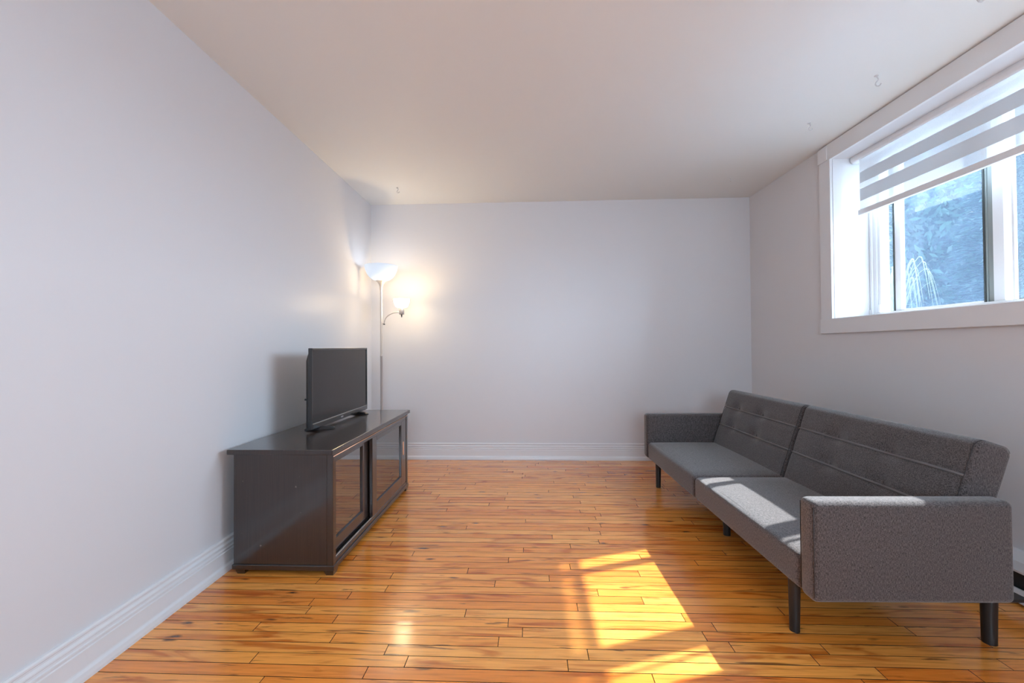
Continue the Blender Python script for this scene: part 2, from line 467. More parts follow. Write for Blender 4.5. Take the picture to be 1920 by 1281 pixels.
so = link('plank_field', stuff, M_FLOOR, floor, kind='stuff'); so.data.materials.append(M_SUBFLOOR); so.location = (0, 0, -PT)
print('planks', NP)

# baseboards: stepped profile with a shoe moulding
BB = [(0, 0), (.026, 0), (.026, .012), (.023, .028), (.016, .036), (.015, .040), (.015, .094), (.0115, .097), (.0115, .101), (.0155, .104), (.0155, .110),
      (.0105, .113), (.0105, .120), (.0145, .124), (.0145, .129), (.008, .136), (.008, .142), (.0125, .147), (.0125, .153), (.007, .158), (0, .158)]
link('baseboard_left', extrude_profile(bmesh.new(), BB, (wl(YREAR), YREAR, 0), (wl(YB), YB, 0), (1, 0, 0)), M_TRIM, kind='structure')
link('baseboard_back', extrude_profile(bmesh.new(), BB, (wl(YB) + .027, YB, 0), (XR, YB, 0), (0, -1, 0)), M_TRIM, kind='structure')
link('baseboard_right', extrude_profile(bmesh.new(), BB, (XR, 2.62, 0), (XR, YB - .027, 0), (-1, 0, 0)), M_TRIM, kind='structure')

# ------------------------------------------------------------------ window_1
win = empty('window_1', (XR, 2.25, WZ0), kind='structure')
def wpart(name, bm, m, smooth=False, parent=win):
    o = link(name, bm, m, None, smooth)
    o.parent = parent; o.matrix_parent_inverse = Matrix.Translation(-Vector((XR, 2.25, WZ0)))
    return o
CT = 0.019
CY1 = 3.104
bm = bmesh.new()   # head casing, follows the ceiling
def headz(y, f): return cz(XR, y) - (0.005 if f else 0.114)
hexa(bm, [(XR - CT, .85, headz(.85, 0)), (XR, .85, headz(.85, 0)), (XR, CY1 - .085, headz(CY1, 0)), (XR - CT, CY1 - .085, headz(CY1, 0)),
          (XR - CT, .85, headz(.85, 1)), (XR, .85, headz(.85, 1)), (XR, CY1 - .085, headz(CY1, 1)), (XR - CT, CY1 - .085, headz(CY1, 1))])
wpart('head_casing', bm, M_TRIM)
wpart('corner_block', bx(XR - CT - .006, XR, CY1 - .087, CY1 + .006, headz(CY1, 0) + .004, headz(CY1, 1) - .004, bev=.003), M_TRIM)
wpart('side_casing', bx(XR - CT, XR, WY1 - .004, CY1, WZ0, headz(CY1, 0) + .004, bev=.002), M_TRIM)
wpart('side_casing', bx(XR - CT, XR, .847, WY0 + .004, WZ0, headz(.85, 0), bev=.002), M_TRIM)
wpart('sill_casing', bx(XR - CT - .004, XR, .84, CY1 + .002, 1.157, WZ0 + .001, bev=.003), M_TRIM)
# reveal lining
wpart('reveal_jamb', bx(XR, XR + .25, WY1 - .006, WY1, WZ0, wz1(WY1)), M_TRIM)
wpart('reveal_jamb', bx(XR, XR + .25, WY0, WY0 + .006, WZ0, wz1(WY0)), M_TRIM)
bm = bmesh.new()
hexa(bm, [(XR, WY0, WZ0), (XR + .30, WY0, WZ0), (XR + .30, WY1, WZ0), (XR, WY1, WZ0),
          (XR, WY0, WZ0 + .003), (XR + .30, WY0, WZ0 + .02), (XR + .30, WY1, WZ0 + .02), (XR, WY1, WZ0 + .003)])
wpart('sill_board', bm, M_TRIM)
# vinyl frame and sliding sashes at x 2.31 .. 2.40
FX0, FX1 = 2.315, 2.40
ZT = 2.30
fr = wpart('window_frame', bx(FX0, FX1, 2.945, WY1, WZ0, 2.37, bev=.003), M_SASH)
wpart('window_frame', bx(FX0, FX1, WY0, WY0 + .05, WZ0, 2.36, bev=.003), M_SASH)
wpart('frame_head', bx(FX0, FX1, WY0 + .05, 2.945, ZT, 2.35, bev=.003), M_SASH)
wpart('frame_sill', bx(FX0 - .004, FX1, WY0 + .05, 2.945, WZ0, 1.292, bev=.003), M_SASH)
wpart('frame_stop', bx(FX0 - .012, FX0, 2.972, 2.990, 1.262, 2.35, bev=.002), M_SASH)
wpart('frame_stop', bx(FX0 + .008, FX0 + .02, 2.925, 2.945, 1.292, ZT, bev=.002), M_SASH)
wpart('jamb_clip', bx(FX0 - .016, FX0, 2.985, 2.999, 1.265, 1.315, bev=.002), M_SASH)
wpart('jamb_clip', bx(FX0 + .0, FX0 + .012, 2.925, 2.943, 1.292, 1.345, bev=.002), M_SASH)
# far sash (left in the picture)
s1 = wpart('sliding_sash', bx(2.345, 2.375, 2.797, 2.842, 1.292, ZT, bev=.003), M_SASH)
wpart('gasket', bx(2.340, 2.345, 2.838, 2.846, 1.294, ZT), M_GASKET)
wpart('pane', bx(2.358, 2.362, 2.842, 2.945, 1.300, ZT), M_GLASS2)
wpart('pane', bx(2.358, 2.362, 2.300, 2.797, 1.300, ZT), M_GLASS)
wpart('bottom_rail', bx(2.345, 2.375, 2.300, 2.797, 1.290, 1.303, bev=.002), M_SASH)
wpart('meeting_stile', bx(2.345, 2.378, 2.285, 2.302, 1.292, ZT, bev=.002), M_STEELGREY)
wpart('gasket', bx(2.340, 2.345, 2.292, 2.300, 1.294, ZT), M_GASKET)
wpart('weather_strip', bx(2.350, 2.372, 2.250, 2.285, 1.292, ZT, bev=.002), M_STEELGREY)
wpart('sash_stile', bx(2.335, 2.372, 2.195, 2.250, 1.292, ZT, bev=.003), M_SASH)
wpart('sash_stile', bx(2.335, 2.350, 2.150, 2.166, 1.292, ZT, bev=.003), M_SASH)
wpart('sash_stile', bx(2.345, 2.372, 2.055, 2.075, 1.292, ZT, bev=.003), M_SASH)
wpart('pane', bx(2.358, 2.362, 2.075, 2.195, 1.300, ZT), M_GLASS2)
wpart('pane', bx(2.358, 2.362, 1.50, 2.055, 1.300, ZT), M_GLASS)
wpart('sash_stile', bx(2.335, 2.372, 1.42, 1.50, 1.292, ZT, bev=.003), M_SASH)
wpart('pane', bx(2.358, 2.362, 1.0, 1.42, 1.300, ZT), M_GLASS)  # unseen extra bay, added for more daylight
# unseen window added behind the camera for fill daylight: frame and pane
w2 = empty('fill_window', (0.3, YREAR, RZ0), kind='structure')
def w2part(name, bm, m):
    o = link(name, bm, m, w2); o.matrix_parent_inverse = Matrix.Translation(-Vector((0.3, YREAR, RZ0))); return o
w2part('window_frame', bx(RX0, RX0 + .05, YREAR - .1, YREAR - .04, RZ0, RZ1), M_SASH)
w2part('window_frame', bx(RX1 - .05, RX1, YREAR - .1, YREAR - .04, RZ0, RZ1), M_SASH)
w2part('frame_head', bx(RX0 + .05, RX1 - .05, YREAR - .1, YREAR - .04, RZ1 - .05, RZ1), M_SASH)
w2part('frame_sill', bx(RX0 + .05, RX1 - .05, YREAR - .1, YREAR - .04, RZ0, RZ0 + .05), M_SASH)
w2part('pane', bx(RX0 + .05, RX1 - .05, YREAR - .072, YREAR - .068, RZ0 + .05, RZ1 - .05), M_GLASS2)

# ------------------------------------------------------------------ zebra blind in the reveal
BX = 2.20
blind = empty('window_blind', (BX, 2.25, 2.30), label='white zebra roller blind half drawn inside the right wall window', cat='blind')
def bpart(name, bm, m, smooth=False):
    o = link(name, bm, m, blind, smooth); o.matrix_parent_inverse = Matrix.Translation(-Vector((BX, 2.25, 2.30))); return o
BY0, BY1 = .985, 2.925
def slab(x0, x1, y0, y1, za, zb, drop=0.0):
    """slab whose heights lean a little with the ceiling"""
    k = lambda y: (y - 2.925) * 0.010
    bm = bmesh.new()
    return hexa(bm, [(x0, y0, za + k(y0)), (x1, y0, za + k(y0)), (x1, y1, za + k(y1)), (x0, y1, za + k(y1)),
                     (x0, y0, zb + k(y0)), (x1, y0, zb + k(y0)), (x1, y1, zb + k(y1)), (x0, y1, zb + k(y1))])
hz = lambda y: 2.308 + (y - 2.925) * .010
bm = bmesh.new()   # rounded cassette swept along y
ring = []
for y in (.97, 2.985):
    pr = []
    for k in range(14):
        a = 2 * math.pi * k / 14
        pr.append(bm.verts.new((BX + .018 + .034 * math.copysign(abs(math.cos(a)) ** .6, math.cos(a)), y, hz(y) + .026 + .026 * math.copysign(abs(math.sin(a)) ** .6, math.sin(a)))))
    ring.append(pr)
for k in range(14): bm.faces.new((ring[0][k], ring[0][(k + 1) % 14], ring[1][(k + 1) % 14], ring[1][k]))
bm.faces.new(ring[0][::-1]); bm.faces.new(ring[1])
bpart('cassette', bm, M_TRIM, 40)
for yb in (1.3, 1.75, 2.07, 2.45, 2.80):
    bpart('bracket', bx(BX + .004, BX + .03, yb - .012, yb + .012, hz(yb) + .049, hz(yb) + .0595, bev=.001), M_CHROME)
T = 0.0012
for z0, z1, kindb in ((1.974, 2.034, 's'), (2.034, 2.114, 'o'), (2.114, 2.152, 's'), (2.152, 2.226, 'o'), (2.226, 2.312, 's')):
    bpart('sheer_band' if kindb == 's' else 'opaque_band', slab(BX - T, BX, BY0, BY1, z0, z1), M_SHEER if kindb == 's' else M_OPAQUE)
bpart('bottom_bar', slab(BX - .011, BX + .011, BY0 - .002, BY1 + .004, 1.940, 1.974), M_TRIM)

# ------------------------------------------------------------------ electric baseboard heater along the right wall
ht = empty('baseboard_heater', (2.04, 1.9, 0.03), label='white electric baseboard heater on the right wall behind the sofa', cat='heater')
def hpart(name, bm, m, smooth=False):
    o = link(name, bm, m, ht, smooth); o.matrix_parent_inverse = Matrix.Translation(-Vector((2.04, 1.9, 0.03))); return o
HY0, HY1 = 1.30, 2.55
HX = 2.0
bm = bmesh.new()
extrude_profile(bm, [(0, .03), (.012, .03), (.012, .205), (0, .205)], (XR, HY0, 0), (XR, HY1, 0), (-1, 0, 0))
hpart('back_plate', bm, M_HEATER)
hpart('top_cover', extrude_profile(bmesh.new(), [(.012, .205), (.012, .197), (.060, .172), (.0735, .142), (.0735, .138), (.079, .138), (.079, .146), (.064, .178), (.02, .205)],
                                   (XR, HY0, 0), (XR, HY1, 0), (-1, 0, 0)), M_HEATER)
hpart('heating_fins', bx(2.02, 2.061, HY0 + .02, HY1 - .02, .062, .14), M_HEATDARK)
hpart('lower_panel', extrude_profile(bmesh.new(), [(.0, .012), (.062, .012), (.064, .05), (.058, .068), (.052, .068), (.056, .05), (.054, .02), (0, .02)],
                                     (XR - .012, HY0, 0), (XR - .012, HY1, 0), (-1, 0, 0)), M_HEATER)
hpart('end_cap', bx(2.0, 2.062, HY0 - .03, HY0, .03, .205, bev=.004), M_HEATER)
hpart('end_cap', bx(2.0, 2.062, HY1, HY1 + .03, .03, .205, bev=.004), M_HEATER)

# ------------------------------------------------------------------ sofa bed (futon)
SA = 0.025
SO = Vector((.953, 1.49, 0))
sofa = empty('sofa_bed', SO, SA, label='charcoal grey tufted fabric sofa bed with black legs under the window', cat='sofa')
# local axes: x = depth toward the wall (u), y = length toward the back wall (v)
def sp(name, bm, m=None, smooth=45, parent=None):
    return link(name, bm, m or M_FABRIC, parent or sofa, smooth)
def soft_box(x0, x1, y0, y1, z0, z1, bev, seg=5, crown=0.0):
    bm = bx(x0, x1, y0, y1, z0, z1, bev=bev, seg=seg)
    if crown:
        top = [f for f in bm.faces if f.normal.z > 0.99]
        cuts = bmesh.ops.subdivide_edges(bm, edges=list({e for f in top for e in f.edges}), cuts=8, use_grid_fill=True)
        for v in bm.verts:
            if v.co.z > z1 - 1e-4:
                a = (v.co.x - x0) / (x1 - x0); b = (v.co.y - y0) / (y1 - y0)
                v.co.z += crown * (max(0, math.sin(math.pi * a)) * max(0, math.sin(math.pi * b))) ** .6
    return bm
SEAT_Z0, SEAT_Z1 = .203, .333
near_seat = sp('seat_cushion', soft_box(0, .575, .079, 1.002, SEAT_Z0, SEAT_Z1, .026, crown=.010))
far_seat = sp('seat_cushion', soft_box(0, .575, 1.006, 1.884, SEAT_Z0, SEAT_Z1, .026, crown=.010))
def arm(v0, v1):
    a = sp('armrest', soft_box(-.004, .668, v0, v1, .205, .548, .021, 5))
    # seam thread round the edge between the front strip and the outer faces
    for vv in (v0 + .0045, v1 - .0045):
        s = bmesh.new(); tube(s, [(.0005, vv, .225), (.0005, vv, .53)], .0016, 6)
        sp('seam', s, M_SEAM, True, a)
    return a
arm(0.0, .076); arm(1.887, 1.964)
B0 = Vector((.505, .34)); Sd = Vector((.316, .949)); Nd = Vector((-.949, .316))
PIPE_S = (.145, .285)
SMAX, SMIN, TH = .428, -.075, .132
def back_profile():
    pts = []
    for i in range(35): pts.append((SMIN + .02 + (SMAX - .036 - SMIN - .02) * i / 34, 0.0))
    for k in range(1, 8): a = math.pi / 2 * k / 8; pts.append((SMAX - .036 + .036 * math.sin(a), -.036 + .036 * math.cos(a)))
    pts.append((SMAX, -.036))
    for i in range(1, 4): pts.append((SMAX, -.036 - (TH - .066) * i / 4))
    pts.append((SMAX, -TH + .030))
    for k in range(1, 7): a = math.pi / 2 * k / 7; pts.append((SMAX - .03 + .03 * math.cos(a), -TH + .03 - .03 * math.sin(a)))
    for i in range(8): pts.append((SMAX - .03 - (SMAX - SMIN - .06) * i / 7, -TH))
    for k in range(1, 5): a = math.pi / 2 * k / 5; pts.append((SMIN + .03 - .03 * math.sin(a), -TH + .03 - .03 * math.cos(a)))
    pts.append((SMIN, -TH / 2)); pts.append((SMIN, -.02))
    for k in range(1, 4): a = math.pi / 2 * k / 4; pts.append((SMIN + .02 - .02 * math.cos(a), -.02 + .02 * math.sin(a)))
    return pts
PROF = back_profile()
def front_disp(s, v, v0, v1, buttons):
    d = 0.0
    for q in PIPE_S: d -= .006 * math.exp(-((s - q) / .016) ** 2)
    for bs, bv in buttons:
        d -= .020 * math.exp(-((s - bs) ** 2 / .040 ** 2 + (v - bv) ** 2 / .055 ** 2))
    e = min(v - v0, v1 - v)
    d += .008 * min(1, max(0, e / .12)) * math.exp(-((s - .2) / .25) ** 2)
    return d
def backrest(v0, v1, bvs):
    buttons = [(q + .012, bv) for q in PIPE_S for bv in bvs]
    bm = bmesh.new()
    cs = sum(p[0] for p in PROF) / len(PROF); cn = -TH / 2
    st = []
    R = .020
    for k in range(6): a = math.pi / 2 * k / 5; st.append((v0 + R * (1 - math.sin(a)), R * (1 - math.cos(a)) if False else R * (1 - math.sin(math.pi / 2 * k / 5))))
    vs = []
    for k in range(6):
        a = math.pi / 2 * k / 6; vs.append((v0 + R * (1 - math.cos(a)), R * (1 - math.sin(a))))
    for k in range(41): vs.append((v0 + R + (v1 - v0 - 2 * R) * k / 40, 0))
    for k in range(5, -1, -1):
        a = math.pi / 2 * k / 6; vs.append((v1 - R * (1 - math.cos(a)), R * (1 - math.sin(a))))
    rings = []
    for v, ins in vs:
        rg = []
        for s, n in PROF:
            ds = s - cs; dn = n - cn
            s2 = cs + ds * (1 - ins / .22); n2 = cn + dn * (1 - ins / .066)
            if n > -.005: n2 += front_disp(s, v, v0, v1, buttons)
            q = B0 + Sd * s2 + Nd * n2
            rg.append(bm.verts.new((q.x, v, q.y)))
        rings.append(rg)
    n = len(PROF)
    for A, B in zip(rings, rings[1:]):
        for k in range(n): bm.faces.new((A[k], A[(k + 1) % n], B[(k + 1) % n], B[k]))
    bm.faces.new(rings[0][::-1]); bm.faces.new(rings[-1])
    o = sp('backrest', bm, None, True)
    for q in PIPE_S:
        t = bmesh.new(); pts = []
        for k in range(45):
            v = v0 + .012 + (v1 - v0 - .024) * k / 44
            d = front_disp(q, v, v0, v1, buttons)
            w = B0 + Sd * q + Nd * (d + .003)
            pts.append((w.x, v, w.y))
        tube(t, pts, .0055, 6)
        sp('piping', t, M_PIPING, True, o)
    for vv in (v0 + .012, v1 - .012):
        t = bmesh.new(); pts = []
        for s, nn in PROF[2:52]:
            w = B0 + Sd * (s if nn > -.01 else s + .0) + Nd * (nn + .0005)
            ds = (s - cs) * -.012; w = w + Sd * ds
            pts.append((w.x, vv, w.y))
        tube(t, pts, .0016, 5)
        sp('seam', t, M_SEAM, True, o)
    for bs, bv in buttons:
        w = B0 + Sd * bs + Nd * (front_disp(bs, bv, v0, v1, buttons) + .001)
        t = bmesh.new()
        bmesh.ops.create_uvsphere(t, u_segments=10, v_segments=6, radius=.009)
        for v in t.verts:
            l = v.co.copy(); l.x *= .4
            v.co = Vector((w.x + l.x * .949 - l.z * 0, bv + l.y, w.y + l.z))
        sp('button', t, M_FABRIC, True, o)
    return o
backrest(.082, 1.003, (.41, .72))
backrest(1.010, 1.882, (1.39, 1.69))
# steel under-frame and legs
sp('under_frame', bx(.04, .74, .03, 1.93, .196, .207), M_LEG)
for u, v, r0_, r1_ in ((.044, .182, .0175, .021), (.062, 1.825, .0175, .021), (.700, .12, .021, .024), (.70, 1.83, .019, .022), (.185, 1.003, .019, .022)):
    sp('leg', tube(bmesh.new(), [(u, v, 0), (u, v, .012), (u + .001, v, .198)], [r0_, r0_, r1_], 16), M_LEG, 40)

# ------------------------------------------------------------------ media console
con = empty('tv_console', (-1.185, 2.62, 0), label='dark espresso wooden TV console with sliding smoked glass doors against the left wall', cat='tv stand')
def cp(name, bm, m=None, parent=None, smooth=False):
    o = link(name, bm, m or M_WOOD, parent or con, smooth)
    o.matrix_parent_inverse = Matrix.Translation(-Vector((-1.185, 2.62, 0))) if parent is None else Matrix.Identity(4)
    return o
cx0, cx1, cy0, cy1 = -1.432, -.942, 2.000, 3.235
cp('top', bx(-1.455, -.938, 1.985, 3.285, .572, .597, bev=.003, seg=2))
cp('side_panel', bx(cx0, -.974, 2.004, 2.022, .045, .572, bev=.001))
cp('side_panel', bx(cx0, -.974, cy1 - .022, cy1 - .004, .045, .572, bev=.001))
cp('corner_post', bx(-.9725, cx1, cy0, 2.030, .045, .572, bev=.0015))
cp('corner_post', bx(-.9725, cx1, cy1 - .035, cy1, .045, .572, bev=.0015))
cp('back_panel', bx(cx0, cx0 + .012, 2.022, cy1 - .022, .045, .572), M_INSIDE)
cp('bottom_panel', bx(cx0 + .012, -.974, 2.022, cy1 - .022, .050, .068), M_INSIDE)
cp('inner_shelf', bx(cx0 + .012, -1.02, 2.022, cy1 - .022, .318, .332), M_INSIDE)
cp('shelf_edge', bx(-1.02, -1.016, 2.022, cy1 - .022, .320, .330), M_SHELFEDGE)
cp('top_rail', bx(-.968, cx1 - .003, 2.030, cy1 - .035, .541, .572, bev=.001))
cp('bead', tube(bmesh.new(), [(cx1 - .001, 2.004, .562), (cx1 - .001, cy1 - .004, .562)], .0028, 8), M_COPPER, smooth=True)
cp('bottom_rail', bx(-.962, cx1 - .003, 2.030, cy1 - .035, .045, .066, bev=.0015))
for xx in (-.953, -.979):
    cp('door_track', bx(xx - .004, xx + .004, 2.032, cy1 - .037, .066, .0725, bev=.001), M_CHROME if xx > -.96 else M_BLACK)
cp('plinth', bx(cx0 - .005, cx1 + .004, cy0 - .004, cy1 + .006, .021, .046, bev=.003))
for fx, fy in ((cx1 - .046, cy0), (cx1 - .046, cy1 - .05), (cx0 + .01, cy0 + .002), (cx0 + .01, cy1 - .05)):
    bm = bmesh.new()
    a, b2 = fx, fx + .046
    hexa(bm, [(a + .010, fy + .002, 0), (b2 - .001, fy + .002, 0), (b2 - .001, fy + .040, 0), (a + .010, fy + .040, 0),
              (a, fy - .002, .022), (b2 + .002, fy - .002, .022), (b2 + .002, fy + .052, .022), (a, fy + .052, .022)])
    cp('foot', bm)
def door(xf, y0, y1, ls, rs, handle_at=None):
    z0, z1 = .0735, .541
    bm = bmesh.new()
    d = .020
    box(bm, xf - d, xf, y0, y0 + ls, z0, z1, bev=.0015); box(bm, xf - d, xf, y1 - rs, y1, z0, z1, bev=.0015)
    box(bm, xf - d, xf, y0 + ls, y1 - rs, z0, z0 + .066, bev=.0015); box(bm, xf - d, xf, y0 + ls, y1 - rs, z1 - .026, z1, bev=.0015)
    o = cp('door', bm)
    inv = Matrix.Translation(-Vector((-1.185, 2.62, 0)))
    g = cp('glass_pane', bx(xf - .013, xf - .009, y0 + ls - .004, y1 - rs + .004, z0 + .062, z1 - .022), M_DOORGLASS, o)
    if handle_at:
        bm = bmesh.new()
        ny = 12; hz0, hz1, w = .287, .386, .009
        ring_f, ring_b = [], []
        for k in range(20):
            a = 2 * math.pi * k / 20
            yy = handle_at + w * math.cos(a); zz = (hz0 + hz1) / 2 + ((hz1 - hz0) / 2 - w) * (1 if math.sin(a) > 0 else -1) + w * math.sin(a)
            ring_f.append(bm.verts.new((xf + .003, yy, zz))); ring_b.append(bm.verts.new((xf - .002, handle_at + (yy - handle_at) * 1.3, zz)))
        for k in range(20): bm.faces.new((ring_f[k], ring_f[(k + 1) % 20], ring_b[(k + 1) % 20], ring_b[k]))
        bm.faces.new(ring_f); bm.faces.new(ring_b[::-1])
        h = cp('handle', bm, M_COPPER, o); h['label'] = 'copper coloured oval finger pull'
    return o
door(-.9695, 2.024, 2.545, .05, .115)
door(-.9435, 2.512, 3.190, .070, .110, 3.125)

# ------------------------------------------------------------------ television
TX = -1.25
tv = empty('television', (TX - .01, 2.81, .597), label='black flat screen television on two feet on the dark console', cat='television')
TVI = Matrix.Translation(-Vector((TX - .01, 2.81, .597)))
def tp(name, bm, m, parent=None, smooth=False):
    o = link(name, bm, m, parent or tv, smooth)
    if parent is None: o.matrix_parent_inverse = TVI
    return o
ty0, ty1, tz0, tz1 = 2.392, 3.224, .612, 1.080
bm = bmesh.new()
box(bm, TX - .022, TX, ty0, ty0 + .011, tz0, tz1, bev=.002); box(bm, TX - .022, TX, ty1 - .011, ty1, tz0, tz1, bev=.002)
box(bm, TX - .022, TX, ty0 + .010, ty1 - .010, tz1 - .014, tz1, bev=.002)
tp('bezel', bm, M_BLACKGLOSS)
lower = tp('lower_bezel', bx(TX - .022, TX + .003, ty0 + .009, ty1 - .009, tz0, tz0 + .030, bev=.003), M_BLACKGLOSS)
tp('trim_strip', bx(TX - .002, TX + .002, ty0 + .012, ty1 - .012, tz0 + .0305, tz0 + .0335), M_SATIN)
def screen_mat():
    m, nt, b, out = mat('switched_off_screen')
    b.inputs['Base Color'].default_value = (0.026, 0.021, 0.019, 1); b.inputs['Roughness'].default_value = 0.22
    b.inputs['Specular IOR Level'].default_value = 0.42
    return m
tp('screen', bx(TX - .015, TX - .005, ty0 + .010, ty1 - .010, tz0 + .030, tz1 - .013), screen_mat())
bm = bmesh.new()
hexa(bm, [(TX - .022, ty0 + .012, tz0 + .004), (TX - .022, ty1 - .012, tz0 + .004), (TX - .022, ty1 - .012, tz1 - .012), (TX - .022, ty0 + .012, tz1 - .012),
          (TX - .052, ty0 + .035, tz0 + .006), (TX - .052, ty1 - .035, tz0 + .006), (TX - .052, ty1 - .035, tz1 - .075), (TX - .052, ty0 + .035, tz1 - .075)])
bk = tp('back_cover', bm, M_BLACK)
tp('rear_housing', bx(TX - .085, TX - .05, ty0 + .16, ty1 - .16, tz0 + .01, tz0 + .23, bev=.012, seg=2), M_BLACK)
tp('port_ledge', bx(TX - .058, TX - .022, ty0 + .028, ty0 + .05, tz0 + .165, tz0 + .175), M_BLACK)
# small silver emblem on the lower bezel (unreadable mark in the photograph)
bm = bmesh.new()
for k, (dy, hh) in enumerate(((0, .011), (.010, .011), (.020, .011))):
    yb = 2.765 + dy
    hexa(bm, [(TX + .003, yb, tz0 + .010), (TX + .0042, yb, tz0 + .010), (TX + .0042, yb + .008, tz0 + .010), (TX + .003, yb + .008, tz0 + .010),
              (TX + .003, yb + .001, tz0 + .010 + hh), (TX + .0042, yb + .001, tz0 + .010 + hh), (TX + .0042, yb + .009, tz0 + .010 + hh), (TX + .003, yb + .009, tz0 + .010 + hh)])
em = tp('emblem', bm, M_CHROME); em['label'] = 'small silver emblem'
def foot(yc, dy):
    bm = bmesh.new()
    p0 = Vector((-1.185, yc + dy)); p1 = Vector((-1.335, yc - dy)); mid = (p0 + p1) / 2
    t = (p0 - p1).normalized(); w = Vector((-t.y, t.x))
    st = [(p0, .016, .006), (p0 - t * .012, .020, .012), (Vector((TX - .012, yc)), .024, .016), (p1 + t * .012, .020, .012), (p1, .016, .006)]
    rg = []
    for p, hw, hh in st:
        rg.append([bm.verts.new((p.x + w.x * hw, p.y + w.y * hw, .597)), bm.verts.new((p.x - w.x * hw, p.y - w.y * hw, .597)),
                   bm.verts.new((p.x - w.x * hw * .7, p.y - w.y * hw * .7, .597 + hh)), bm.verts.new((p.x + w.x * hw * .7, p.y + w.y * hw * .7, .597 + hh))])
    for A, B in zip(rg, rg[1:]):
        for k in range(4): bm.faces.new((A[k], A[(k + 1) % 4], B[(k + 1) % 4], B[k]))
    bm.faces.new(rg[0][::-1]); bm.faces.new(rg[-1])
    return tp('foot', bm, M_BLACK)
foot(2.505, .035); foot(3.085, -.035)

# ------------------------------------------------------------------ torchiere floor lamp with reading arm
LX, LY = -1.335, 3.775
lamp = empty('floor_lamp', (LX, LY, 0), label='lit silver torchiere floor lamp with side reading light in the corner behind the console', cat='lamp')
def lp(name, bm, m, smooth=True, parent=None):
    return link(name, bm, m, parent or lamp, smooth)
lp('base', lathe(bmesh.new(), [(0, 0), (.125, 0), (.125, .012), (.115, .022), (.04, .030), (.016, .045), (.0, .045)], 40), M_SATIN, 50)
lp('pole', lathe(bmesh.new(), [(0, .04), (.0115, .04), (.0115, 1.00), (.0128, 1.002), (.0128, 1.012), (.0105, 1.014), (.0105, 1.590), (.0125, 1.612), (.0, 1.612)], 20), M_SATIN, 50)
lp('bowl_holder', lathe(bmesh.new(), [(.0, 1.600), (.0125, 1.600), (.0145, 1.628), (.022, 1.652), (.038, 1.672), (.050, 1.681), (.046, 1.684), (.0, 1.684)], 32), M_SATIN, 50)
bowl = [(.048, 1.684), (.075, 1.692), (.103, 1.714), (.124, 1.744), (.138, 1.778), (.145, 1.812), (.1455, 1.816), (.142, 1.816), (.1405, 1.810),
        (.134, 1.780), (.120, 1.748), (.099, 1.719), (.073, 1.698), (.048, 1.690)]
lp('glass_bowl', lathe(bmesh.new(), bowl, 48), M_BOWL)
lp('bulb', lathe(bmesh.new(), [(.0, 1.686), (.013, 1.687), (.014, 1.70), (.024, 1.725), (.028, 1.745), (.022, 1.764), (.010, 1.772), (.0, 1.773)], 20), M_BULB)
# reading arm
ax = .185; az = 1.400
arm_pts = [(.0, 0, 1.296), (.022, 0, 1.296), (.024, 0, 1.305)]
for k in range(0, 13):
    a = math.pi / 2 * k / 12
    arm_pts.append((.026 + (ax - .052) * (1 - math.cos(a)), 0, 1.305 + .093 * math.sin(a)))
arm_pts.append((ax - .012, 0, 1.397))
arm_o = lp('reading_arm', tube(bmesh.new(), arm_pts, .0048, 10), M_SATIN)
lp('knob', tube(bmesh.new(), [(.018, 0, 1.292), (.032, 0, 1.290)], .0055, 8), M_GASKET, 40, arm_o)
so_ = lp('lamp_socket', lathe(bmesh.new(), [(0, 1.376), (.020, 1.376), (.023, 1.380), (.024, 1.436), (.020, 1.440), (0, 1.440)], 20, (ax, 0)), M_SATIN, 40, arm_o)
lp('switch', lathe(bmesh.new(), [(0, 1.350), (.003, 1.352), (.006, 1.366), (.006, 1.377), (0, 1.377)], 10, (ax, 0)), M_GASKET, 40, arm_o)
sh = [(.020, 1.438), (.046, 1.443), (.058, 1.458), (.068, 1.490), (.072, 1.514)]
lp('reading_shade', lathe(bmesh.new(), sh, 36, (ax, 0)), M_SHADE, True, arm_o)
lp('reading_bulb', lathe(bmesh.new(), [(.0, 1.441), (.010, 1.442), (.016, 1.450), (.017, 1.458), (.012, 1.468), (.0, 1.470)], 16, (ax, 0)), M_BULBW, True, arm_o)
def plight(name, loc, e, col, r):
    l = bpy.data.lights.new(name, 'POINT'); l.energy = e; l.color = col; l.shadow_soft_size = r
    o = bpy.data.objects.new(name, l); COL.objects.link(o); o.parent = lamp; o.location = loc
    return o
plight('bulb_light', (0, 0, 1.795), LAMP_UP, (0.86, 0.92, 1.0), .012)
plight('reading_bulb_light', (ax, 0, 1.486), LAMP_SIDE, (1.0, 0.74, 0.42), .03)

